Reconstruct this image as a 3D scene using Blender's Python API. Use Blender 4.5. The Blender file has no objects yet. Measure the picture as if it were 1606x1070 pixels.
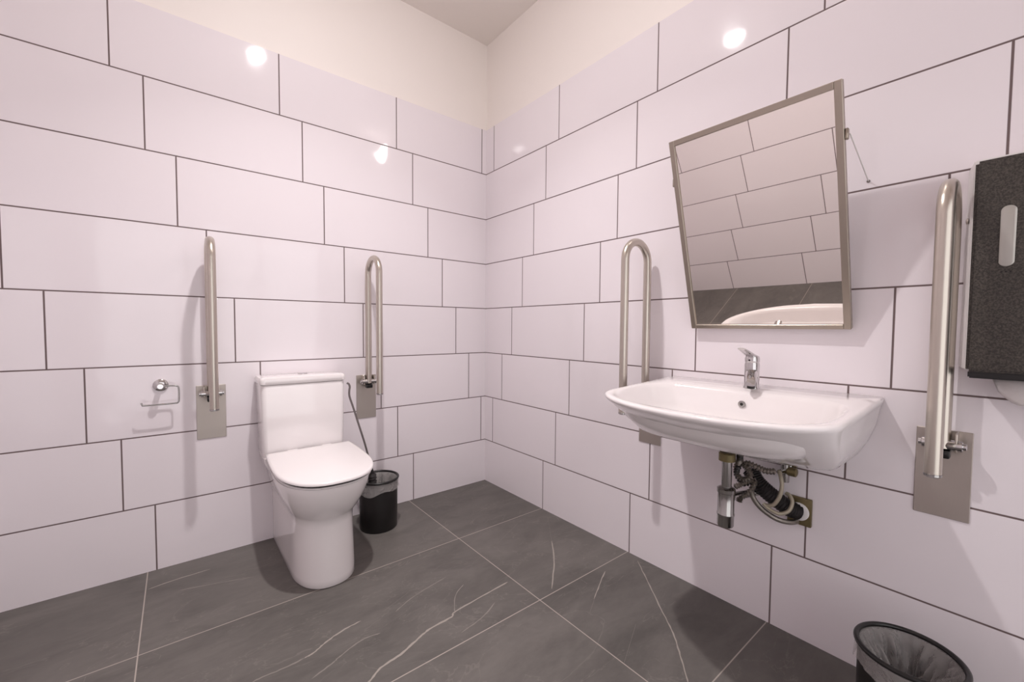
import bpy, bmesh, math, random
from mathutils import Vector, Matrix
random.seed(7)
C = bpy.context.scene.collection
S = bpy.context.scene
pi = math.pi

# ------------------------------------------------------------------ materials
def nodes_of(name):
    m = bpy.data.materials.new(name); m.use_nodes = True
    nt = m.node_tree
    b = nt.nodes['Principled BSDF']
    return m, nt, b

def lin(c):
    return tuple((x/255/12.92 if x/255 <= .04045 else ((x/255+.055)/1.055)**2.4) for x in c) + (1,)

class G:
    """small math-node helper"""
    def __init__(s, nt): s.nt = nt
    def m(s, op, *a, clamp=False):
        n = s.nt.nodes.new('ShaderNodeMath'); n.operation = op; n.use_clamp = clamp
        for i, v in enumerate(a):
            if isinstance(v, (int, float)): n.inputs[i].default_value = v
            else: s.nt.links.new(v, n.inputs[i])
        return n.outputs[0]
    def mix(s, f, a, b):
        n = s.nt.nodes.new('ShaderNodeMix'); n.data_type = 'RGBA'
        for i, v in ((0, f), (6, a), (7, b)):
            if isinstance(v, (int, float, tuple)): n.inputs[i].default_value = v
            else: s.nt.links.new(v, n.inputs[i])
        return n.outputs[2]
    def noise(s, vec, scale, detail=2, rough=.5, dist=0):
        n = s.nt.nodes.new('ShaderNodeTexNoise'); n.inputs['Scale'].default_value = scale
        n.inputs['Detail'].default_value = detail; n.inputs['Roughness'].default_value = rough
        n.inputs['Distortion'].default_value = dist
        if vec is not None: s.nt.links.new(vec, n.inputs['Vector'])
        return n.outputs[0]
    def bump(s, h, strength, dist=.01, normal=None):
        n = s.nt.nodes.new('ShaderNodeBump'); n.inputs['Strength'].default_value = strength
        n.inputs['Distance'].default_value = dist
        s.nt.links.new(h, n.inputs['Height'])
        if normal is not None: s.nt.links.new(normal, n.inputs['Normal'])
        return n.outputs[0]

def simple(name, rgb, rough=.5, metal=0, bump=None, spec=None, coat=0, var=0, vscale=30, aniso=None):
    m, nt, b = nodes_of(name); g = G(nt)
    tc = nt.nodes.new('ShaderNodeTexCoord')
    col = lin(rgb)
    if var:
        nz = g.noise(tc.outputs['Object'], vscale, 3, .6)
        dark = tuple(c*(1-var) for c in col[:3]) + (1,)
        lite = tuple(min(1, c*(1+var)) for c in col[:3]) + (1,)
        nt.links.new(g.mix(nz, dark, lite), b.inputs['Base Color'])
    else:
        b.inputs['Base Color'].default_value = col
    b.inputs['Roughness'].default_value = rough; b.inputs['Metallic'].default_value = metal
    if coat: b.inputs['Coat Weight'].default_value = coat; b.inputs['Coat Roughness'].default_value = .05
    if spec is not None: b.inputs['Specular IOR Level'].default_value = spec
    if bump:
        nz = g.noise(tc.outputs['Object'], bump[0], 3, .6)
        nt.links.new(g.bump(nz, bump[1], bump[2]), b.inputs['Normal'])
    return m

TW, TH, HB = 0.6, 0.30113, 0.28657
TILE_RGB = (243, 235, 239)
def wall_tile(name, axis, s0):
    """glossy white stretcher tiles, each course shifted a sixth; axis = 0 runs along x, 1 along y"""
    m, nt, b = nodes_of(name); g = G(nt)
    tc = nt.nodes.new('ShaderNodeTexCoord'); sp = nt.nodes.new('ShaderNodeSeparateXYZ')
    nt.links.new(tc.outputs['Object'], sp.inputs[0])
    s = g.m('MULTIPLY', sp.outputs[axis], -1.0); z = sp.outputs[2]
    k = g.m('FLOOR', g.m('DIVIDE', g.m('SUBTRACT', z, HB), TH))       # -1 for bottom course
    r = g.m('SUBTRACT', 6.0, k)
    fz = g.m('SUBTRACT', g.m('SUBTRACT', z, HB), g.m('MULTIPLY', k, TH))
    dz = g.m('MINIMUM', fz, g.m('SUBTRACT', TH, fz))
    sj = g.m('ADD', g.m('SUBTRACT', s, s0 - 6.0), g.m('MULTIPLY', r, TW/6))
    n = g.m('FLOOR', g.m('DIVIDE', sj, TW))
    fs = g.m('SUBTRACT', sj, g.m('MULTIPLY', n, TW))
    ds = g.m('MINIMUM', fs, g.m('SUBTRACT', TW, fs))
    d = g.m('MINIMUM', dz, ds)
    ins = g.m('DIVIDE', g.m('SUBTRACT', d, .0020), .0012, clamp=True)  # 0 in grout, 1 on tile
    # a little colour change from tile to tile
    wn = nt.nodes.new('ShaderNodeTexWhiteNoise'); wn.noise_dimensions = '2D'
    cb = nt.nodes.new('ShaderNodeCombineXYZ'); nt.links.new(n, cb.inputs[0]); nt.links.new(r, cb.inputs[1])
    nt.links.new(cb.outputs[0], wn.inputs[0])
    c0 = lin(TILE_RGB); c1 = tuple(x*.97 for x in c0[:3]) + (1,)
    tile = g.mix(wn.outputs[0], c0, c1)
    nt.links.new(g.mix(ins, lin((112, 94, 94)), tile), b.inputs['Base Color'])
    rr = g.m('ADD', g.m('MULTIPLY', ins, -.66), .72)
    nt.links.new(rr, b.inputs['Roughness'])
    b.inputs['Specular IOR Level'].default_value = .5
    wav = g.noise(tc.outputs['Object'], 5.5, 1, .5)
    n1 = g.bump(wav, .12, .02)
    nt.links.new(g.bump(ins, .5, .002, n1), b.inputs['Normal'])
    return m

def floor_tile():
    m, nt, b = nodes_of('grey_stone_floor_tile'); g = G(nt)
    tc = nt.nodes.new('ShaderNodeTexCoord'); sp = nt.nodes.new('ShaderNodeSeparateXYZ')
    nt.links.new(tc.outputs['Object'], sp.inputs[0])
    def cell(c, off, L):
        u = g.m('DIVIDE', g.m('ADD', c, off), L); f = g.m('FRACT', u)
        return g.m('MULTIPLY', g.m('MINIMUM', f, g.m('SUBTRACT', 1.0, f)), L), g.m('FLOOR', u)
    dx, nx = cell(sp.outputs[0], 12.565, 1.2)
    dy, ny = cell(sp.outputs[1], 12.58, .6)
    ins = g.m('DIVIDE', g.m('SUBTRACT', g.m('MINIMUM', dx, dy), .0012), .0012, clamp=True)
    cb = nt.nodes.new('ShaderNodeCombineXYZ'); nt.links.new(nx, cb.inputs[0]); nt.links.new(ny, cb.inputs[1])
    wn = nt.nodes.new('ShaderNodeTexWhiteNoise'); wn.noise_dimensions = '2D'; nt.links.new(cb.outputs[0], wn.inputs[0])
    mp = nt.nodes.new('ShaderNodeMapping'); mp.inputs['Rotation'].default_value = (0, 0, .5)
    mp.inputs['Scale'].default_value = (1, 2.2, 1); nt.links.new(tc.outputs['Object'], mp.inputs[0])
    n1 = g.noise(mp.outputs[0], 3.0, 6, .6, .6)
    n2 = g.noise(mp.outputs[0], 22, 4, .7)
    f = g.m('ADD', g.m('MULTIPLY', n1, .75), g.m('MULTIPLY', n2, .25))
    f = g.m('ADD', f, g.m('MULTIPLY', g.m('SUBTRACT', wn.outputs[0], .5), .12))
    f = g.m('MULTIPLY', g.m('SUBTRACT', f, .3), 2.2, clamp=True)
    base = g.mix(f, lin((86, 82, 79)), lin((117, 112, 108)))
    # faint hairline veins
    nv = g.noise(mp.outputs[0], 2.1, 5, .55, 1.2)
    v = g.m('SUBTRACT', 1.0, g.m('DIVIDE', g.m('ABSOLUTE', g.m('SUBTRACT', nv, .5)), .006), clamp=True)
    base = g.mix(g.m('MULTIPLY', v, .16), base, lin((165, 158, 150)))
    nt.links.new(g.mix(ins, lin((172, 162, 154)), base), b.inputs['Base Color'])
    nt.links.new(g.m('ADD', g.m('MULTIPLY', n2, .15), .42), b.inputs['Roughness'])
    b.inputs['Specular IOR Level'].default_value = .35
    nt.links.new(g.bump(n2, .08, .003), b.inputs['Normal'])
    return m

def emis(name, rgb, strength):
    m, nt, b = nodes_of(name)
    b.inputs['Base Color'].default_value = (0, 0, 0, 1)
    b.inputs['Emission Color'].default_value = rgb + (1,)
    b.inputs['Emission Strength'].default_value = strength
    return m

def speckle(name, a, c):
    m, nt, b = nodes_of(name); g = G(nt)
    tc = nt.nodes.new('ShaderNodeTexCoord')
    nz = g.noise(tc.outputs['Object'], 260, 3, .7)
    f = g.m('MULTIPLY', g.m('SUBTRACT', nz, .42), 5, clamp=True)
    nt.links.new(g.mix(f, lin(a), lin(c)), b.inputs['Base Color'])
    b.inputs['Roughness'].default_value = .42
    nt.links.new(g.bump(nz, .3, .001), b.inputs['Normal'])
    return m

def brushed(name, rgb, rough=.3):
    m, nt, b = nodes_of(name); g = G(nt)
    tc = nt.nodes.new('ShaderNodeTexCoord'); mp = nt.nodes.new('ShaderNodeMapping')
    mp.inputs['Scale'].default_value = (90, 90, 4); nt.links.new(tc.outputs['Object'], mp.inputs[0])
    nz = g.noise(mp.outputs[0], 6, 3, .6)
    c = lin(rgb); nt.links.new(g.mix(nz, tuple(x*.94 for x in c[:3])+(1,), c), b.inputs['Base Color'])
    b.inputs['Metallic'].default_value = 1
    nt.links.new(g.m('ADD', g.m('MULTIPLY', nz, .05), rough-.02), b.inputs['Roughness'])
    return m

def bag_mat():
    m, nt, b = nodes_of('thin_translucent_bin_liner'); g = G(nt)
    tc = nt.nodes.new('ShaderNodeTexCoord')
    nz = g.noise(tc.outputs['Object'], 28, 3, .6, .8)
    b.inputs['Base Color'].default_value = lin((214, 208, 206))
    b.inputs['Roughness'].default_value = .12
    b.inputs['Alpha'].default_value = .36
    nt.links.new(g.bump(nz, .8, .01), b.inputs['Normal'])
    return m

M = dict(
    tile_back=wall_tile('white_wall_tile_back', 0, .03519),
    tile_right=wall_tile('white_wall_tile_right', 1, .08866),
    tile_left=wall_tile('white_wall_tile_left', 1, .04),
    tile_front=wall_tile('white_wall_tile_front', 0, .25),
    floor=floor_tile(),
    vein=simple('pale_stone_vein', (158, 150, 142), .5, var=.12, vscale=60),
    vein_faint=simple('faint_stone_vein', (132, 126, 120), .5, var=.10, vscale=60),
    paint=simple('cream_wall_paint', (246, 238, 233), .55, bump=(180, .05, .002)),
    ceil=simple('ceiling_paint', (245, 237, 231), .8, bump=(160, .05, .002)),
    ceramic=simple('white_glazed_ceramic', (243, 237, 237), .08, coat=.4),
    ceramic2=simple('white_sanitary_ceramic', (244, 238, 238), .10, coat=.4),
    lid=simple('white_lid_plastic', (238, 232, 232), .18),
    steel=brushed('brushed_stainless_steel', (200, 192, 182), .30),
    steel2=brushed('brushed_steel_plate', (196, 187, 180), .44),
    frame=brushed('brushed_mirror_frame_steel', (172, 162, 150), .34),
    chrome=simple('polished_chrome', (205, 203, 203), .07, 1),
    chrome_dull=simple('dull_chrome', (170, 168, 166), .16, 1),
    mirror=simple('mirror_glass', (240, 234, 228), .012, 1),
    brass=simple('olive_brass', (122, 110, 78), .42, .6, var=.2),
    black=simple('black_plastic', (20, 18, 18), .32, bump=(90, .1, .002)),
    mesh=simple('black_bin_plastic', (27, 24, 24), .38, bump=(140, .15, .002)),
    grey_handle=simple('grey_handle_plastic', (112, 103, 102), .4),
    rubber=simple('black_rubber', (34, 30, 30), .5),
    dark=simple('dark_gap', (30, 27, 26), .7),
    braid=simple('braided_steel_hose', (150, 143, 136), .28, .9, bump=(400, .6, .002)),
    beige=simple('beige_flexible_hose', (166, 156, 138), .4, .2, var=.1),
    cover=speckle('speckled_dark_cover', (40, 35, 31), (76, 69, 62)),
    plastic=simple('light_grey_plastic', (232, 228, 226), .35),
    lens=simple('smoked_clear_lens', (178, 174, 168), .12, .3),
    paper=simple('white_paper_towel', (205, 196, 195), .9, bump=(60, .3, .004)),
    bag=bag_mat(),
    silicone=simple('white_silicone', (225, 218, 216), .4),
    lamp=emis('downlight_lens', (1, .96, .95), 740),
    fill_glow=emis('frosted_fill_glow', (1, .975, .985), 1.6),  # glow of the added panel that gives soft fill light
    lamp2=emis('bulkhead_lens', (1, .93, .90), 40),
    white_metal=simple('white_painted_metal', (235, 232, 228), .4),
)

# ------------------------------------------------------------------ geometry helpers
def box(bm, c, s, bev=0, seg=2, rot=None):
    t = bmesh.new()
    bmesh.ops.create_cube(t, size=1)
    for v in t.verts: v.co = Vector((v.co.x*s[0], v.co.y*s[1], v.co.z*s[2]))
    if bev: bmesh.ops.bevel(t, geom=t.edges[:], offset=bev, segments=seg, affect='EDGES', profile=.5)
    mt = Matrix.Translation(c) @ (rot.to_4x4() if rot else Matrix.Identity(4))
    t.transform(mt); merge(bm, t)

def merge(bm, t):
    me = bpy.data.meshes.new('tmp'); t.to_mesh(me); t.free(); bm.from_mesh(me); bpy.data.meshes.remove(me)

def loft(bm, rings, closed=True, cap0=True, cap1=True):
    R = [[bm.verts.new(p) for p in r] for r in rings]
    n = len(R[0])
    for a, b in zip(R, R[1:]):
        for i in range(n if closed else n-1):
            j = (i+1) % n
            bm.faces.new((a[i], a[j], b[j], b[i]))
    if cap0: bm.faces.new(R[0][::-1])
    if cap1: bm.faces.new(R[-1])
    return R

def smooth_path(pts, n=8):
    P = [Vector(p) for p in pts]
    if len(P) < 3: return P
    out = []
    Q = [2*P[0]-P[1]] + P + [2*P[-1]-P[-2]]
    for i in range(1, len(Q)-2):
        a, b, c, d = Q[i-1:i+3]
        for k in range(n):
            t = k/n
            out.append(.5*((2*b)+(c-a)*t+(2*a-5*b+4*c-d)*t*t+(3*b-a-3*c+d)*t**3))
    out.append(P[-1]); return out

def tube(bm, pts, r, seg=14, cap=True):
    P = [Vector(p) for p in pts]; n = len(P)
    rf = r if callable(r) else (lambda i: r)
    T = [(P[min(i+1, n-1)]-P[max(i-1, 0)]).normalized() for i in range(n)]
    u = T[0].orthogonal().normalized(); rings = []
    for i in range(n):
        u = (u - T[i]*u.dot(T[i])).normalized(); v = T[i].cross(u)
        rings.append([P[i]+rf(i)*(math.cos(a)*u+math.sin(a)*v) for a in [2*pi*k/seg for k in range(seg)]])
    loft(bm, rings, True, cap, cap)

def lathe(bm, prof, c=(0, 0, 0), axis='Z', seg=40, cap0=True, cap1=True):
    rings = []
    for r, h in prof:
        ring = []
        for k in range(seg):
            a = 2*pi*k/seg; x, y = r*math.cos(a), r*math.sin(a)
            p = {'Z': (x, y, h), 'X': (h, x, y), 'Y': (x, h, y)}[axis]
            ring.append(Vector(p)+Vector(c))
        rings.append(ring)
    loft(bm, rings, True, cap0, cap1)

ORG = {}
def origin(o): return ORG.get(o.name, Vector((0, 0, 0)))
def obj(name, bm, mat, parent=None, smooth=True, loc=None, sub=0, auto=40, mats=None, local=False):
    bmesh.ops.recalc_face_normals(bm, faces=bm.faces[:])
    base = origin(parent) if parent is not None else Vector(loc or (0, 0, 0))
    if not local:
        for v in bm.verts: v.co -= base
    me = bpy.data.meshes.new(name); bm.to_mesh(me); bm.free()
    for mm in (mats or [mat]): me.materials.append(mm)
    o = bpy.data.objects.new(name, me); C.objects.link(o)
    if smooth:
        for p in me.polygons: p.use_smooth = True
        me.set_sharp_from_angle(angle=math.radians(auto))
    if sub:
        md = o.modifiers.new('Subsurf', 'SUBSURF'); md.levels = md.render_levels = sub
    if parent is not None:
        o.parent = parent; ORG[o.name] = base
    else:
        o.location = base; ORG[o.name] = base
    return o
def tag(o, label=None, cat=None, group=None, kind=None):
    if label: o['label'] = label
    if cat: o['category'] = cat
    if group: o['group'] = group
    if kind: o['kind'] = kind
    return o
def thing(name, label, cat, loc, group=None):
    o = bpy.data.objects.new(name, None); C.objects.link(o); o.empty_display_size = .05
    o.location = loc; ORG[o.name] = Vector(loc)
    return tag(o, label, cat, group)
def copy_tree(o, parent=None):
    c = o.copy(); C.objects.link(c)
    if parent is not None: c.parent = parent
    for ch in [x for x in bpy.data.objects if x.parent == o]: copy_tree(ch, c)
    return c
def B(): return bmesh.new()

# ------------------------------------------------------------------ the room
RX, RY, RZ, TT = -2.40, -3.30, 2.95, 2.385
def wall(name, c, s, label, tilec, tiles, mat):
    b = B(); box(b, c, s)
    w = obj(name, b, M['paint'], smooth=False)
    tag(w, label, 'wall', kind='structure')
    t = B(); box(t, tilec, tiles)
    obj('tiling', t, mat, w, smooth=False)
    return w
zc, zh = TT/2, TT
wall('wall_back', ((RX)/2, .06, RZ/2), (-RX+.3, .10, RZ), 'white tiled wall behind the toilet with cream paint above the tiles',
     ((RX)/2, .006, zc), (-RX, .012, zh), M['tile_back'])
wall('wall_right', (.06, RY/2, RZ/2), (.10, -RY+.3, RZ), 'white tiled wall behind the washbasin with cream paint above the tiles',
     (.006, RY/2, zc), (.012, -RY+.012*2, zh), M['tile_right'])
wall('wall_left', (RX-.06, RY/2, RZ/2), (.10, -RY+.3, RZ), 'white tiled wall seen only in the tilted mirror',
     (RX-.006, RY/2, zc), (.012, -RY+.012*2, zh), M['tile_left'])
wall('wall_front', ((RX)/2, RY-.06, RZ/2), (-RX+.3, .10, RZ), 'white tiled wall behind the camera',
     ((RX)/2, RY-.006, zc), (-RX, .012, zh), M['tile_front'])
b = B(); box(b, (RX/2, RY/2, RZ+.05), (-RX+.3, -RY+.3, .1))
tag(obj('ceiling', b, M['ceil'], smooth=False), 'plain pale grey-cream ceiling', 'ceiling', kind='structure')

# floor with its stone veins as inlaid faces
def px(pts): return pts
fb = B(); box(fb, (RX/2, RY/2, -.05), (-RX+.3, -RY+.3, .1))
VE = [(0.008, 1, [(-0.5932, -1.0114), (-0.7034, -1.0197), (-0.8555, -1.0323), (-0.8843, -1.0488), (-0.9753, -1.0546), (-1.0271, -1.0708), (-1.1033, -1.0983), (-1.1735, -1.1102), (-1.2295, -1.145)]), (0.005, 2, [(-0.7114, -1.0819), (-0.7908, -1.1185), (-0.8972, -1.1398)]), (0.004, 2, [(-0.7466, -0.9124), (-0.8114, -0.9545), (-0.8646, -1.0384)]), (0.006, 1, [(-1.1505, -0.8634), (-1.2199, -0.8727), (-1.2779, -0.8941), (-1.3207, -0.9159), (-1.3505, -0.9221)]), (0.006, 2, [(-1.3505, -0.9221), (-1.4072, -0.9247), (-1.475, -0.9217), (-1.5019, -0.9288)]), (0.005, 2, [(-1.1173, -0.9656), (-1.1829, -0.9584), (-1.259, -0.9848), (-1.2817, -0.9961), (-1.3507, -1.0203)]), (0.005, 2, [(-0.0535, -0.6887), (-0.2121, -0.8822)]), (0.006, 1, [(-0.2121, -0.8822), (-0.3299, -1.0199), (-0.4814, -1.1589)]), (0.005, 1, [(-0.2103, -1.215), (-0.2745, -1.246), (-0.3942, -1.3085)]), (0.005, 2, [(-0.3942, -1.3085), (-0.4697, -1.3506)]), (0.005, 1, [(-0.0294, -1.2564), (-0.1313, -1.3757), (-0.2409, -1.5047), (-0.3207, -1.6001), (-0.3944, -1.6671), (-0.4794, -1.7407)]), (0.005, 2, [(-0.229, -0.6376), (-0.4125, -0.7249)]), (0.005, 2, [(-0.3865, -1.4926), (-0.5612, -1.5707)]), (0.006, 1, [(-1.7581, -0.1566), (-1.6748, -0.142), (-1.5542, -0.1383)]), (0.005, 2, [(-1.6645, -0.2407), (-1.5607, -0.2702), (-1.4147, -0.3188)]), (0.005, 2, [(-1.8816, -0.5902), (-1.8825, -0.6265)]), (0.005, 2, [(-0.3125, -1.7839), (-0.3483, -1.8219)]), (0.004, 2, [(-0.3389, -1.1896), (-0.3412, -1.2267)]), (0.005, 2, [(-0.5755, -0.2202), (-0.7225, -0.2327)]), (0.006, 2, [(-2.1003, -0.206), (-2.0862, -0.1908)]), (0.006, 2, [(-2.1114, -0.1436), (-2.0759, -0.1518)]), (0.004, 2, [(-0.949, -0.8208), (-1.0713, -0.8661)]), (0.004, 2, [(-0.7759, -0.8223), (-0.9377, -0.8547), (-1.0342, -0.8955)])]
def ribbon(bm, pts, w, mi, z=.0004):
    P = smooth_path([(x, y, z) for x, y in pts], 6)
    n = len(P); L = []; rnd = random.Random(len(pts)*7+int(w*1e5))
    for i, p in enumerate(P):
        t = (P[min(i+1, n-1)]-P[max(i-1, 0)]); t.z = 0; t.normalize(); s = Vector((-t.y, t.x, 0))
        ww = w*.5*(.55+.6*rnd.random())*(1 if 0 < i < n-1 else .2); j = s*(rnd.random()-.5)*.0022
        L.append((bm.verts.new(p+s*ww+j), bm.verts.new(p-s*ww+j)))
    for (a, c), (d, e) in zip(L, L[1:]):
        f = bm.faces.new((a, c, e, d)); f.material_index = mi
        if f.normal.z < 0: f.normal_flip()
for w, mi, pts in VE: ribbon(fb, pts, w, mi)
me = bpy.data.meshes.new('floor'); fb.to_mesh(me); fb.free()
for mm in (M['floor'], M['vein'], M['vein_faint']): me.materials.append(mm)
fo = bpy.data.objects.new('floor', me); C.objects.link(fo)
tag(fo, 'dark grey veined stone tile floor with pale grout', 'floor', kind='structure')

# added fill light: glowing frosted screen on the front wall, behind the camera
wx0, wx1, wz0, wz1 = -2.25, -.25, .15, 2.10
b = B()
xm = (wx0+wx1)/2; zm = (wz0+wz1)/2
for x_ in (wx0, wx0+(wx1-wx0)/3, wx0+(wx1-wx0)*2/3, wx1): box(b, (x_, RY+.012, zm), (.04, .024, wz1-wz0+.04))
for z_ in (wz0, wz1): box(b, (xm, RY+.0118, z_), (wx1-wx0, .0236, .04))
wn = tag(obj('fill_panel_1', b, M['white_metal'], smooth=False), 'added fill light panel, framed like a wide frosted window, behind the camera', 'fill light panel', kind='structure')
b = B(); box(b, (xm, RY+.005, zm), (wx1-wx0-.03, .008, wz1-wz0-.03))
obj('fill_pane', b, M['fill_glow'], wn, smooth=False)

# ------------------------------------------------------------------ ceiling downlight (just above the frame; seen as highlights in the tiles)
t = thing('ceiling_downlight', 'round recessed ceiling downlight above the toilet, seen reflected in the glossy tiles', 'ceiling light', (-1.17, -1.10, RZ))
b = B(); lathe(b, [(.041, -.001), (.044, -.008), (.070, -.008), (.073, -.001)], (-1.17, -1.10, RZ), seg=48, cap0=False, cap1=False)
obj('trim_ring', b, M['white_metal'], t)
b = B(); lathe(b, [(.040*math.cos(a), -.008-.014*math.sin(a)) for a in [k*pi/2/10*.98 for k in range(11)]], (-1.17, -1.10, RZ), seg=48, cap0=False, cap1=True)
obj('lens', b, M['lamp'], t)
ld = bpy.data.lights.new('downlight_beam', 'AREA'); ld.shape = 'DISK'; ld.size = .07; ld.energy = 11; ld.color = (1, .965, .96); ld.spread = math.radians(108)
lo = bpy.data.objects.new('downlight_beam', ld); C.objects.link(lo); lo.parent = t; lo.location = (0, 0, -.024)
t = thing('wall_lamp', 'small round bulkhead lamp high above the mirror, seen only as a blurred tile reflection', 'wall light', (.010, -1.77, 2.80))
b = B(); lathe(b, [(.078, 0), (.078, -.015), (.072, -.022)], (.010, -1.77, 2.80), 'X', 40)
obj('base', b, M['white_metal'], t)
b = B(); lathe(b, [(.070*math.cos(a), -.022-.045*math.sin(a)) for a in [k*pi/2/8*.98 for k in range(9)]], (.010, -1.77, 2.80), 'X', 40)
obj('lens', b, M['lamp2'], t)

# ------------------------------------------------------------------ fold-up grab rails (four alike)
def arcU(n0, n1, zt, z0, z1):
    r = (n1-n0)/2; cy = (n0+n1)/2; zc_ = zt-r
    pts = [(0, -n0, z0), (0, -n0, z0+.02)] + [(0, -n0, z0+(zc_-z0)*k/10) for k in range(1, 11)]
    pts += [(0, -(cy-r*math.cos(a)), zc_+r*math.sin(a)) for a in [pi*k/20 for k in range(1, 20)]]
    pts += [(0, -n1, zc_+(z1-zc_)*k/10) for k in range(0, 11)]
    return pts
def make_rail():
    t = thing('grab_rail', '', 'grab rail', (0, 0, 0), 'fold-up grab rails')
    b = B(); box(b, (0, -.002, .6675), (.110, .004, .245), .0015, 1)
    pl = obj('mounting_plate', b, M['steel2'], t, auto=30)
    b = B()
    for sx in (-1, 1): box(b, (sx*.027, -.030, .765), (.005, .054, .050), .002, 2)
    box(b, (0, -.006, .765), (.058, .008, .050), .002, 1)
    obj('hinge_bracket', b, M['steel'], t)
    b = B(); lathe(b, [(.004, -.047), (.009, -.045), (.009, -.040), (.0145, -.038), (.0145, .038), (.009, .040), (.009, .045), (.004, .047)], (0, -.045, .757), 'X', 24)
    obj('pivot_pin', b, M['chrome'], t)
    b = B(); tube(b, arcU(.045, .205, 1.426, .748, .712), .0165, 24)
    obj('rail_tube', b, M['steel'], t)
    b = B(); lathe(b, [(.0165, .712), (.0172, .7115), (.0172, .706), (.013, .703)], (0, -.205, 0), 'Z', 24)
    obj('end_cap', b, M['chrome_dull'], t)
    b = B(); box(b, (0, -.045, .732), (.034, .030, .022), .004, 2)
    obj('stop_block', b, M['black'], t)
    return t
rail = make_rail()
RP = [((-1.531, 0, 0), 0, 'steel fold-up grab rail left of the toilet, standing between paper holder and cistern'),
      ((-.822, 0, 0), 0, 'steel fold-up grab rail right of the toilet, above the black bin in the corner'),
      ((0, -1.287, 0), -pi/2, 'steel fold-up grab rail left of the washbasin, its plate half hidden below the basin'),
      ((0, -2.203, 0), -pi/2, 'steel fold-up grab rail right of the washbasin beside the dark towel dispenser')]
for i, (loc, rz, lab) in enumerate(RP):
    o = rail if i == 0 else copy_tree(rail)
    o.location = loc; o.rotation_euler = (0, 0, rz); o['label'] = lab

# ------------------------------------------------------------------ toilet
TX = -1.166
t = thing('toilet', 'white close-coupled toilet with closed lid standing against the tiled wall', 'toilet', (TX, -.30, 0))
def outline(cx, wb, wf, yf, yc=-.40, n=44, pw=2.3):
    """D-shaped plan: straight back at the wall, flanks blending to a rounded front"""
    R_ = []
    for k in range(13):
        y = -.001 + (yc+.001)*k/12; s = k/12; s = s*s*(3-2*s)
        R_.append((cx-(wb+(wf-wb)*s), y))
    m = 24
    for k in range(1, m):
        a = pi*k/m; ca, sa = math.cos(a), math.sin(a)
        x = wf*abs(ca)**(2/pw)*(1 if ca > 0 else -1); y = (abs(yf-yc))*abs(sa)**(2/pw)
        R_.append((cx-x, yc-y))
    for k in range(12, -1, -1):
        y = -.001 + (yc+.001)*k/12; s = k/12; s = s*s*(3-2*s)
        R_.append((cx+(wb+(wf-wb)*s), y))
    return R_
secs = [(0, .125, .122, -.592), (.004, .126, .124, -.597), (.03, .126, .123, -.594), (.10, .127, .121, -.584), (.18, .129, .119, -.572),
        (.235, .131, .118, -.562), (.262, .133, .120, -.562), (.280, .137, .129, -.578), (.305, .142, .142, -.602), (.34, .150, .158, -.628), (.37, .156, .170, -.644),
        (.40, .162, .179, -.655), (.424, .165, .183, -.659), (.431, .165, .182, -.658)]
rings = [[Vector((x, y, z)) for x, y in outline(TX+(.004 if z > .25 else .004*z/.25), wb, wf, yf)] for z, wb, wf, yf in secs]
b = B(); loft(b, rings)
obj('pedestal_bowl', b, M['ceramic2'], t, auto=60)
# rear deck that carries the cistern
b = B()
def rrect(cx, cy, hx, hy, r, z, n=6):
    out = []
    for sx, sy, a0 in ((1, 1, 0), (-1, 1, pi/2), (-1, -1, pi), (1, -1, 3*pi/2)):
        for k in range(n+1):
            a = a0+pi/2*k/n
            out.append(Vector((cx+sx*(hx-r)+r*math.cos(a), cy+sy*(hy-r)+r*math.sin(a), z)))
    return out
cxT = -1.174
loft(b, [rrect(cxT, -.095, .160, .090, .03, .40), rrect(cxT, -.095, .172, .092, .03, .43), rrect(cxT, -.095, .176, .092, .03, .453)])
obj('rear_deck', b, M['ceramic2'], t, auto=50)
b = B()
loft(b, [rrect(cxT, -.090, .174, .082, .022, .452), rrect(cxT, -.090, .178, .084, .022, .47), rrect(cxT, -.091, .181, .085, .022, .62), rrect(cxT, -.091, .182, .086, .022, .785), rrect(cxT, -.091, .180, .084, .022, .789)])
obj('cistern', b, M['ceramic2'], t, auto=50)
b = B()
loft(b, [rrect(cxT, -.092, .180, .086, .02, .791), rrect(cxT, -.092, .187, .090, .022, .794), rrect(cxT, -.092, .188, .091, .022, .812), rrect(cxT, -.092, .184, .087, .022, .822), rrect(cxT, -.092, .170, .073, .022, .826)])
tl = obj('cistern_lid', b, M['ceramic2'], t, auto=50)
b = B(); lathe(b, [(.022, .8255), (.022, .829), (.020, .8305), (.002, .8305)], (cxT+.008, -.085, 0), 'Z', 28)
obj('flush_button', b, M['chrome'], tl)
# seat and lid
def seat(cx, hw, yb, yf, z0, z1, slope, r=.02, yc=-.40, inset=0):
    rs = []
    prof = [(z0, .004), (z0+.003, 0), (z1-.006, 0), (z1-.002, .003), (z1, .010)]
    for z, ins in prof:
        ring = []
        hw_, yf_, yb_ = hw-ins-inset, yf+ins+inset, yb-ins
        for k in range(9):
            s = k/8; y = yb_+(yc-yb_)*s
            w = hw_*(.955+.045*math.sin(s*pi/2)); ring.append((cx-w, y))
        for k in range(1, 28):
            a = pi*k/28; ca, sa = math.cos(a), math.sin(a)
            ring.append((cx-hw_*abs(ca)**(2/2.45)*(1 if ca > 0 else -1), yc-abs(yf_-yc)*abs(sa)**(2/2.45)))
        for k in range(8, -1, -1):
            s = k/8; y = yb_+(yc-yb_)*s
            w = hw_*(.955+.045*math.sin(s*pi/2)); ring.append((cx+w, y))
        rs.append([Vector((x, y, z+slope*max(0, (y-yf)/(yb-yf)))) for x, y in ring])
    return rs
SX = -1.160
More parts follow.
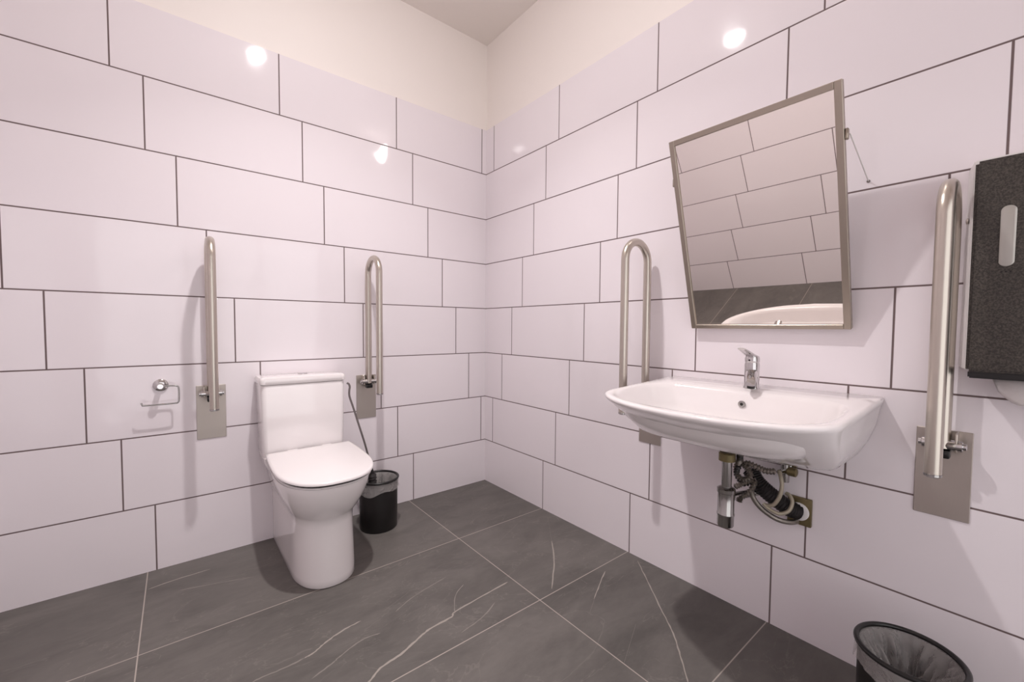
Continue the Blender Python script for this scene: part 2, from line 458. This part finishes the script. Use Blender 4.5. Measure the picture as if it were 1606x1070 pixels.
b = B(); loft(b, seat(SX, .188, -.200, -.668, .4315, .4405, .010, inset=.003)); obj('seat_ring', b, M['lid'], t, auto=50)
b = B(); loft(b, seat(SX, .186, -.200, -.667, .439, .448, .010, inset=.004)); obj('seat_gap', b, M['dark'], t, auto=50)
b = B(); loft(b, seat(SX, .194, -.188, -.674, .4475, .462, .020)); obj('seat_lid', b, M['lid'], t, auto=50)
for sx in (-1, 1):
    b = B(); lathe(b, [(.010, -.022), (.012, -.019), (.012, .019), (.010, .022)], (SX+sx*.075, -.190, .470), 'X', 20)
    obj('hinge', b, M['lid'], t)

# ------------------------------------------------------------------ toilet paper holder
t = thing('toilet_paper_holder', 'empty chrome wire toilet paper holder on the wall left of the toilet', 'toilet roll holder', (-1.70, 0, .804))
b = B(); lathe(b, [(.026, 0), (.026, -.006), (.022, -.010), (.010, -.012), (.009, -.045), (.013, -.047), (.014, -.060), (.010, -.064)], (-1.706, 0, .804), 'Y', 32)
obj('wall_rosette', b, M['chrome'], t)
b = B()
pts = [(-1.706, -.055, .804), (-1.665, -.055, .804), (-1.651, -.055, .801), (-1.646, -.055, .790), (-1.646, -.055, .742), (-1.650, -.055, .731), (-1.662, -.055, .728), (-1.755, -.055, .728), (-1.764, -.055, .731), (-1.767, -.055, .740)]
tube(b, smooth_path(pts, 5), .0032, 12)
obj('wire_arm', b, M['chrome_dull'], t)

# ------------------------------------------------------------------ pedal-less bins with liners (two alike in kind)
def make_bin(loc, label, h=.255, r=.098, bunch=1.0, seed=1):
    x, y = loc
    t = thing('waste_bin', label, 'waste bin', (x, y, 0), 'small black waste bins')
    b = B(); lathe(b, [(r*.93, 0), (r*.965, .004), (r*.985, h*.5), (r, h-.004), (r, h), (r-.004, h), (r-.006, h-.01), (r*.95, h*.5), (r*.9, .006)], (x, y, 0), 'Z', 56)
    obj('body', b, M['mesh'], t, auto=50)
    rnd = random.Random(seed); ph = [rnd.random()*6.28 for _ in range(8)]
    # liner: folds over the rim and sags inside, rumpled
    rings = []
    prof = [(r+.0055, h-.050), (r+.0045, h-.030), (r+.0035, h-.008), (r+.0035, h+.001), (r-.001, h+.004), (r-.008, h-.002), (r-.012, h-.02), (r-.022, h-.045), (r-.030, h-.07), (r-.040, h-.09), (r-.052, h-.10), (r-.07, h-.105), (r-.088, h-.10)]
    for i, (rr, z) in enumerate(prof):
        ring = []
        for k in range(140):
            a = 2*pi*k/140
            wv = math.sin(7*a+ph[0]+i*.7)+.8*math.sin(17*a+ph[1]-i*1.1)+.7*math.sin(29*a+ph[2]+i*1.9)
            amp = [.0010, .0008, .0005, .0002, .0002, .0004, .003, .0045, .006, .008, .009, .008, .002][i]*bunch
            if i > 4: wv = wv-1.6
            else: wv = abs(wv)
            zz = z + (.010*math.sin(2*a+ph[3])+.006*math.sin(5*a+ph[4]) if i == 0 else 0) + (amp*1.3*(math.sin(11*a+ph[5]+i*1.7)+.6*math.sin(23*a+ph[6]-i)) if i > 5 else 0)
            rq = max(.004, rr+amp*wv)
            ring.append(Vector((x+rq*math.cos(a), y+rq*math.sin(a), zz)))
        rings.append(ring)
    b = B(); loft(b, rings, True, False, True)
    obj('bin_liner', b, M['bag'], t, auto=180)
    rr_ = [(x+(r+.002)*math.cos(2*pi*k/64), y+(r+.002)*math.sin(2*pi*k/64), h+.006) for k in range(65)]
    b = B(); tube(b, rr_, .0062, 12, False); obj('rim_ring', b, M['black'], t)
    return t
make_bin((-.830, -.200), 'small black waste bin with clear liner on the floor in the corner beside the toilet', seed=3)
make_bin((-.262, -2.183), 'small black waste bin with rumpled clear liner below the rightmost grab rail', h=.265, bunch=1.5, seed=11)

# ------------------------------------------------------------------ toilet brush leaning from the bin to the cistern
t = thing('toilet_brush', 'thin bent dark grey brush handle leaning from the corner bin against the cistern', 'toilet brush', (-.852, -.175, .23))
b = B(); tube(b, smooth_path([(-.984, -.185, .776), (-.975, -.187, .770), (-.971, -.188, .755), (-.9735, -.188, .735), (-.972, -.188, .705), (-.955, -.188, .65), (-.928, -.186, .56), (-.895, -.183, .45), (-.866, -.178, .34), (-.860, -.177, .31)], 5), .0050, 12)
obj('handle', b, M['grey_handle'], t)
b = B(); tube(b, [(-.863, -.177, .322), (-.859, -.176, .300), (-.857, -.175, .285)], lambda i: (.008, .010, .013)[i], 16)
obj('collar', b, M['black'], t)
b = B()
hp = [(-.857, -.175, .288), (-.854, -.172, .265), (-.851, -.170, .235), (-.847, -.168, .205), (-.845, -.167, .195)]
tube(b, smooth_path(hp, 5), lambda i: .020+.004*math.sin(i*2.1) if i > 1 else .013, 18)
obj('brush_head', b, M['rubber'], t)

# ------------------------------------------------------------------ washbasin
BY = -1.735
def zrim(d, z0=.863): return z0-.048*d
def basin_ring(hw, dep, z, tilt, d0=0.0, pwf=3.2, bul=.12, n=40, flare=0):
    """plan ring: from the wall left end round the front to the wall right end"""
    R_ = []
    yc_frac = .62
    for k in range(9):
        s = k/8; d = d0+(dep*yc_frac-d0)*s
        R_.append((-(hw-flare*(1-s)), d))
    for k in range(1, n):
        a = pi*k/n; ca, sa = math.cos(a), math.sin(a)
        w = hw*abs(ca)**(2/pwf)*(1 if ca > 0 else -1)
        d = dep*yc_frac + (dep*(1-yc_frac))*abs(sa)**(2/pwf)
        d -= bul*dep*(abs(w)/hw)**2*.85*(abs(sa)**.5)
        R_.append((-w, d))
    for k in range(8, -1, -1):
        s = k/8; d = d0+(dep*yc_frac-d0)*s
        R_.append(((hw-flare*(1-s)), d))
    # local left(-) is +y in the world (towards the corner)
    return [Vector((-d, BY-w, (z if not tilt else z-.048*d))) for w, d in R_]
t = thing('washbasin', 'wide white wall-hung washbasin with thin sloping rim below the tilted mirror', 'washbasin', (0, BY, .86))
b = B()
KW = dict(pwf=4.4, bul=.17)
rings = [basin_ring(.20, .15, .645, False, .002, **KW), basin_ring(.235, .20, .648, False, .002, **KW), basin_ring(.262, .25, .657, False, .002, **KW),
         basin_ring(.284, .305, .677, False, .002, **KW), basin_ring(.302, .385, .712, False, .002, **KW), basin_ring(.314, .455, .744, False, .002, **KW), basin_ring(.325, .525, .778, False, .002, **KW),
         basin_ring(.333, .572, .830, True, .002, **KW), basin_ring(.338, .592, .844, True, .002, **KW), basin_ring(.340, .600, .851, True, .002, **KW), basin_ring(.340, .601, .857, True, .002, **KW), basin_ring(.338, .598, .8615, True, .002, **KW),
         basin_ring(.333, .592, .863, True, .004, **KW)]
# inner bowl
def inner(hw, d0, d1, z, tilt=True, pw=3.6, n=len(rings[0])):
    R_ = []
    cx_, hd = (d0+d1)/2, (d1-d0)/2
    # sampled to match vertex count: angle from back-left round the front to back-right
    pts = []
    m = n
    for k in range(m):
        a = math.radians(128) + (math.radians(412)-math.radians(128))*k/(m-1)
        ca, sa = math.cos(a), math.sin(a)
        w = hw*abs(ca)**(2/pw)*(1 if ca > 0 else -1); d = cx_-hd*abs(sa)**(2/pw)*(1 if sa > 0 else -1)
        if d > cx_: d -= .05*hd*2*(abs(w)/hw)**2
        pts.append((w, d))
    return [Vector((-d, BY-w, z-(.048*d if tilt else 0))) for w, d in pts]
rings += [inner(.316, .130, .566, .8628), inner(.311, .135, .560, .860), inner(.303, .142, .550, .848), inner(.283, .155, .520, .79), inner(.25, .18, .47, .745), inner(.19, .22, .42, .728), inner(.05, .26, .35, .718)]
loft(b, rings)
# back face closes along the wall
bs = obj('basin_body', b, M['ceramic'], t, auto=75)
b = B(); lathe(b, [(.0115, 0), (.0115, -.004), (.008, -.005)], (-.1735, BY-.009, .811), 'X', 24)
obj('overflow_ring', b, M['chrome_dull'], t)
b = B(); lathe(b, [(.0078, -.0045), (.001, -.0058)], (-.1735, BY-.009, .811), 'X', 24)
obj('overflow_hole', b, M['dark'], t)
b = B(); lathe(b, [(.030, .718), (.030, .722), (.012, .724)], (-.305, BY, 0), 'Z', 28)
obj('drain', b, M['chrome'], t)

# ------------------------------------------------------------------ tap
tx, ty, tz = -.092, BY-.005, .858
t = thing('basin_mixer_tap', 'small chrome single-lever mixer tap on the back ledge of the washbasin', 'tap', (tx, ty, tz))
b = B(); lathe(b, [(.026, 0), (.026, .004), (.0235, .008), (.023, .060), (.0235, .082), (.022, .090)], (tx, ty, tz), 'Z', 36)
obj('body', b, M['chrome'], t)
b = B()
def ovr(cx, cy, cz, w, h, tilt):
    out = []
    for k in range(20):
        a = 2*pi*k/20; ca, sa = math.cos(a), math.sin(a)
        u = w*abs(ca)**.7*(1 if ca > 0 else -1); v = h*abs(sa)**.7*(1 if sa > 0 else -1)
        out.append(Vector((cx+v*math.sin(tilt), cy+u, cz+v*math.cos(tilt))))
    return out
loft(b, [ovr(tx-.010, ty, tz+.048, .019, .022, 0), ovr(tx-.045, ty, tz+.043, .018, .018, .1), ovr(tx-.080, ty, tz+.034, .016, .013, .2), ovr(tx-.098, ty, tz+.028, .015, .011, .3)])
swv = Matrix.Translation((tx, ty, 0)) @ Matrix.Rotation(math.radians(20), 4, 'Z') @ Matrix.Translation((-tx, -ty, 0))
b.transform(swv)
sp = obj('spout', b, M['chrome'], t, auto=50)
b = B(); lathe(b, [(.012, 0), (.012, -.012), (.009, -.014)], (tx-.086, ty, tz+.022), 'Z', 24); b.transform(swv)
obj('aerator', b, M['black'], sp)
b = B(); lathe(b, [(.0225, .091), (.0232, .094), (.0232, .104), (.020, .112), (.008, .117)], (tx, ty, tz), 'Z', 36)
hd = obj('lever_cap', b, M['chrome'], t)
b = B()
loft(b, [ovr(tx+.012, ty, tz+.107, .019, .007, 0), ovr(tx-.02, ty, tz+.116, .018, .006, -.2), ovr(tx-.06, ty, tz+.130, .015, .005, -.3), ovr(tx-.090, ty, tz+.139, .012, .004, -.3)])
obj('lever', b, M['chrome'], t, auto=50)
b = B(); lathe(b, [(.003, 0), (.003, -.0015)], (tx-.0232, ty, tz+.098), 'X', 12)
obj('temperature_dot', b, M['dark'], t)

# ------------------------------------------------------------------ plumbing under the basin
t = thing('bottle_trap', 'chrome bottle trap with brass nut hanging under the washbasin', 'drain trap', (-.20, -1.716, .62))
tyy, txx = -1.714, -.205
b = B(); lathe(b, [(.020, .616), (.026, .618), (.026, .642), (.022, .6455)], (txx, tyy, 0), 'Z', 6*5)
obj('slip_nut', b, M['brass'], t, auto=30)
b = B(); lathe(b, [(.016, .505), (.016, .625)], (txx, tyy, 0), 'Z', 28)
obj('tailpiece', b, M['chrome_dull'], t)
b = B(); lathe(b, [(.015, .392), (.024, .394), (.026, .398), (.026, .430), (.0275, .432), (.0275, .438), (.026, .440), (.026, .508), (.0285, .510), (.0285, .522), (.020, .528)], (txx, tyy, 0), 'Z', 36)
obj('bottle', b, M['chrome_dull'], t)
b = B(); tube(b, smooth_path([(txx+.02, tyy, .485), (txx+.05, tyy-.01, .487), (txx+.09, tyy-.035, .492), (-.075, -1.775, .50)], 5), .013, 16)
obj('outlet_pipe', b, M['chrome_dull'], t)
def corr(name, pts, r, mat, parent, amp=.18, per=2, n=10, seg=16):
    P = smooth_path(pts, n); b = B()
    tube(b, P, lambda i: r*(1+amp*(1 if (i//1) % 2 else -1)), seg)
    return obj(name, b, mat, parent, auto=25)
# waste hose to the wall outlet
t = thing('waste_hose', 'fat black corrugated waste hose running from the trap to the brass wall plate', 'hose', (-.07, -1.80, .48))
corr('hose', [(-.082, -1.742, .565), (-.090, -1.762, .540), (-.085, -1.785, .515), (-.065, -1.815, .485), (-.040, -1.848, .456), (-.014, -1.870, .443)], .026, M['rubber'], t, .07)
b = B(); tube(b, [(-.086, -1.738, .575), (-.080, -1.748, .560)], lambda i: .019, 18); obj('clamp', b, M['chrome_dull'], t)
b = B(); box(b, (-.007, -1.872, .446), (.014, .070, .094), .003, 2)
wp = tag(obj('outlet_plate', b, M['brass'], None, loc=(0, -1.872, .446), auto=30), 'square olive brass wall plate where the pipes enter the tiles', 'wall plate')
b = B(); lathe(b, [(.030, -.0142), (.030, -.018), (.026, -.020)], (0, -1.872, .446), 'X', 28, ); obj('collar', b, M['plastic'], wp)
# flexible supply hoses
t1 = thing('supply_hose', 'coiled black and silver corrugated hose directly beside the bottle trap', 'hose', (-.16, -1.75, .62), 'hoses under the washbasin')
L = [(-.176, -1.743, .636), (-.178, -1.744, .624), (-.170, -1.738, .608), (-.165, -1.728, .585), (-.170, -1.738, .562), (-.168, -1.757, .556), (-.162, -1.772, .572), (-.165, -1.765, .596), (-.168, -1.748, .606), (-.160, -1.762, .612), (-.145, -1.785, .602), (-.125, -1.805, .590), (-.100, -1.825, .588)]
corr('hose', L, .0085, M['braid'], t1, .30, n=6, seg=12)
b = B(); tube(b, [(-.175, -1.742, .642), (-.176, -1.743, .622)], .011, 12); obj('connector', b, M['black'], t1)
t2 = thing('supply_hose', 'short dark corrugated hose looping low behind the bottle trap', 'hose', (-.16, -1.75, .5), 'hoses under the washbasin')
L = [(-.185, -1.733, .528), (-.165, -1.745, .536), (-.150, -1.765, .548), (-.140, -1.778, .552), (-.150, -1.775, .530), (-.165, -1.762, .505), (-.175, -1.748, .492), (-.178, -1.745, .478)]
corr('hose', L, .0078, M['braid'], t2, .30, n=6, seg=12)
L = [(-.178, -1.741, .600), (-.168, -1.730, .570), (-.160, -1.740, .545), (-.145, -1.752, .535), (-.130, -1.775, .552)]
corr('branch', L, .0075, M['rubber'], t2, .30, n=6, seg=12)
t3 = thing('supply_hose', 'thin beige flexible hose looping in front of the black waste hose', 'hose', (-.12, -1.82, .5), 'hoses under the washbasin')
b = B(); tube(b, smooth_path([(-.083, -1.831, .588), (-.094, -1.840, .572), (-.100, -1.846, .545), (-.105, -1.842, .510), (-.108, -1.828, .480), (-.108, -1.812, .470), (-.108, -1.800, .468)], 6), .0062, 12)
obj('hose', b, M['beige'], t3)
b = B(); tube(b, smooth_path([(-.110, -1.795, .472), (-.108, -1.815, .458), (-.100, -1.840, .450), (-.085, -1.862, .462), (-.070, -1.868, .488), (-.060, -1.858, .506), (-.055, -1.845, .510)], 6), .0060, 12)
obj('return_loop', b, M['beige'], t3)
t4 = thing('supply_hose', 'grey flexible hose hanging lowest of the tangle under the washbasin', 'hose', (-.12, -1.78, .5), 'hoses under the washbasin')
b = B(); tube(b, smooth_path([(-.130, -1.775, .545), (-.128, -1.765, .510), (-.122, -1.772, .480), (-.108, -1.790, .452), (-.092, -1.812, .432), (-.078, -1.835, .420), (-.050, -1.856, .412), (-.016, -1.868, .409)], 6), .0085, 12)
obj('hose', b, M['braid'], t4)
t = thing('angle_valve', 'chrome angle valve with round knob on the wall just under the washbasin', 'valve', (-.05, -1.83, .59))
b = B(); tube(b, [(0, -1.836, .590), (-.045, -1.836, .590)], .011, 16); tube(b, [(-.045, -1.836, .545), (-.045, -1.836, .612)], .0135, 16); tube(b, [(-.085, -1.833, .584), (-.045, -1.836, .580)], .009, 14)
obj('body', b, M['chrome_dull'], t)
b = B(); lathe(b, [(.024, 0), (.022, -.006), (.012, -.008)], (0, -1.836, .590), 'X', 28); obj('wall_rosette', b, M['chrome'], t)
b = B(); lathe(b, [(.010, -.036), (.015, -.033), (.015, -.010), (.010, 0)], (-.045, -1.836, .584), 'Y', 10); obj('knob', b, M['brass'], t, auto=20)
b = B(); box(b, (-.065, -1.800, .626), (.012, .085, .010), .002, 1); obj('lever_bar', b, M['black'], t)

# ------------------------------------------------------------------ tilted mirror
y0, y1 = -1.487, -1.997
pb, pt = Vector((-.026, 0, 1.066)), Vector((-.226, 0, 1.745))
up = (pt-pb); LN = up.length; up.normalize(); nrm = Vector((up.z*-1, 0, up.x)).normalized()   # points into the room, downwards
if nrm.x > 0: nrm = -nrm
t = thing('tilted_mirror', 'steel framed rectangular mirror tilted forward on the wall above the washbasin', 'mirror', (0, (y0+y1)/2, pb.z))
def mp(y, s, d): return Vector((pb.x, 0, pb.z))+up*s+nrm*d+Vector((0, y, 0))
FW = .019
b = B()
def bar(bm, ya, yb, sa, sb, d0, d1):
    vs = [bm.verts.new(mp(y, s, d)) for d in (d0, d1) for y, s in ((ya, sa), (yb, sa), (yb, sb), (ya, sb))]
    for f in ((0, 1, 2, 3), (7, 6, 5, 4), (0, 4, 5, 1), (1, 5, 6, 2), (2, 6, 7, 3), (3, 7, 4, 0)): bm.faces.new([vs[i] for i in f])
for a in ((y0, y0-FW, 0, LN), (y1+FW, y1, 0, LN), (y0-FW, y1+FW, LN-FW, LN), (y0-FW, y1+FW, 0, FW*.8)): bar(b, *a, -.012, .007)
bmesh.ops.bevel(b, geom=b.edges[:], offset=.0012, segments=1, affect='EDGES')
fr = obj('frame', b, M['frame'], t, auto=30)
b = B(); bar(b, y0-.010, y1+.010, .008, LN-.010, -.004, .001)
obj('glass', b, M['mirror'], t, smooth=False)
b = B(); bar(b, y0-.004, y1+.004, .004, LN-.004, -.0115, -.005)
obj('backing', b, M['plastic'], t, smooth=False)
for yy, sgn in ((y1, -1), (y0, 1)):
    p0 = mp(yy+sgn*.004, .565, -.006)
    b = B(); box(b, p0, (.014, .008, .030), .002, 1); tb = obj('pivot_tab', b, M['frame'], t)
    b = B(); tube(b, [p0+Vector((.002, sgn*.006, 0)), Vector((.0, yy+sgn*.020, 1.515))], .0016, 10); obj('stay_rod', b, M['plastic'], tb)
    b = B(); lathe(b, [(.005, 0), (.004, -.003)], (0, yy+sgn*.020, 1.515), 'X', 20); obj('stay_rosette', b, M['chrome_dull'], tb)
    b = B(); box(b, (-.013, yy-sgn*.06, 1.085), (.026, .030, .020), .002, 1); obj('wall_hinge', b, M['steel2'], t)

# ------------------------------------------------------------------ paper towel dispenser
DY0, DY1, DZ0, DZ1 = -2.243, -2.515, .958, 1.475
t = thing('towel_dispenser', 'dark speckled paper towel dispenser with grey sides at the right edge of the photo', 'towel dispenser', (0, (DY0+DY1)/2, DZ0))
def slab(bm, x0, x1, ya0, ya1, yb0, yb1, za, zb, bev=.004):
    q = B()
    vs = [q.verts.new(p) for p in ((x0, ya0, za), (x0, ya1, za), (x0, ya1, zb), (x0, ya0, zb), (x1, yb0, za), (x1, yb1, za), (x1, yb1, zb), (x1, yb0, zb))]
    for f in ((3, 2, 1, 0), (4, 5, 6, 7), (0, 1, 5, 4), (1, 2, 6, 5), (2, 3, 7, 6), (3, 0, 4, 7)): q.faces.new([vs[i] for i in f])
    bmesh.ops.bevel(q, geom=q.edges[:], offset=bev, segments=2, affect='EDGES'); merge(bm, q)
b = B(); slab(b, 0, -.088, DY0+.019, DY1-.019, DY0+.004, DY1-.004, DZ0+.006, DZ1+.012, .003)
obj('housing', b, M['plastic'], t, auto=30)
b = B(); slab(b, -.088, -.122, DY0, DY1, DY0, DY1, DZ0+.004, DZ1, .006)
obj('front_cover', b, M['cover'], t, auto=30)
b = B(); slab(b, -.040, -.116, DY0-.004, DY1+.004, DY0-.004, DY1+.004, DZ0-.012, DZ0+.006, .003)
obj('bottom_lip', b, M['black'], t, auto=30)
b = B()
yw = -2.300
rr = []
for x_, w_ in ((-.1215, .0125), (-.125, .0125), (-.1265, .009)):
    ring = []
    for k in range(32):
        a = 2*pi*k/32; zc2 = 1.345 if math.sin(a) >= 0 else 1.228
        ring.append(Vector((x_, yw+w_*math.cos(a), zc2+w_*math.sin(a))))
    rr.append(ring)
loft(b, rr); obj('level_window', b, M['lens'], t, auto=50)
b = B()
for k in range(3): lathe(b, [(.002, -.1222), (.002, -.1234)], (0, yw+(k-1)*.007, 1.203), 'X', 10)
obj('lock_holes', b, M['dark'], t)
b = B(); lathe(b, [(.007, 0), (.007, .004), (.004, .005)], (-.05, DY0+.0115, 1.345), 'Y', 16); obj('side_lock', b, M['steel2'], t)
# the towel that sticks out below
b = B()
n = 18; rowsv = []
for k in range(n+1):
    s = k/n; y = -2.285-.21*s
    dp = .062*min(1, (s*5)**.5) if s < .5 else .062*min(1, ((1-s)*5)**.5)
    rowsv.append([Vector((-.055-.012*math.sin(s*9)-.010*u, y, DZ0-.012-dp*u)) for u in (0, .25, .5, .75, 1)])
loft(b, rowsv, False, False, False)
pt_ = obj('paper_towel', b, M['paper'], None, loc=(-.055, -2.40, DZ0), auto=60)
md = pt_.modifiers.new('Solidify', 'SOLIDIFY'); md.thickness = .003
tag(pt_, 'crumpled white paper towel hanging out below the dark dispenser', 'paper towel')

# ------------------------------------------------------------------ camera
cam = bpy.data.cameras.new('camera'); co = bpy.data.objects.new('camera', cam); C.objects.link(co)
yaw, pitch, roll = .67958, -.04098, .00727
fwd = Vector((math.cos(pitch)*math.sin(yaw), math.cos(pitch)*math.cos(yaw), math.sin(pitch)))
rt = Vector((math.cos(yaw), -math.sin(yaw), 0)); upv = rt.cross(fwd)
r2 = math.cos(roll)*rt+math.sin(roll)*upv; u2 = -math.sin(roll)*rt+math.cos(roll)*upv
mt = Matrix((r2, u2, -fwd)).transposed().to_4x4(); mt.translation = (-1.6437, -2.33618, 1.06339)
co.matrix_world = mt
cam.sensor_width = 36; cam.sensor_fit = 'HORIZONTAL'; cam.lens = 650.49874/1606*36
cam.shift_x = -(804.528-803)/1606; cam.shift_y = (540.188-535)/1606; cam.clip_start = .02
S.camera = co

# ------------------------------------------------------------------ world & colour
w = bpy.data.worlds.new('world'); S.world = w; w.use_nodes = True
w.node_tree.nodes['Background'].inputs[0].default_value = (.01, .01, .01, 1)
S.view_settings.view_transform = 'Standard'; S.view_settings.look = 'None'
S.view_settings.exposure = 0; S.view_settings.gamma = 1; S.view_settings.use_curve_mapping = False
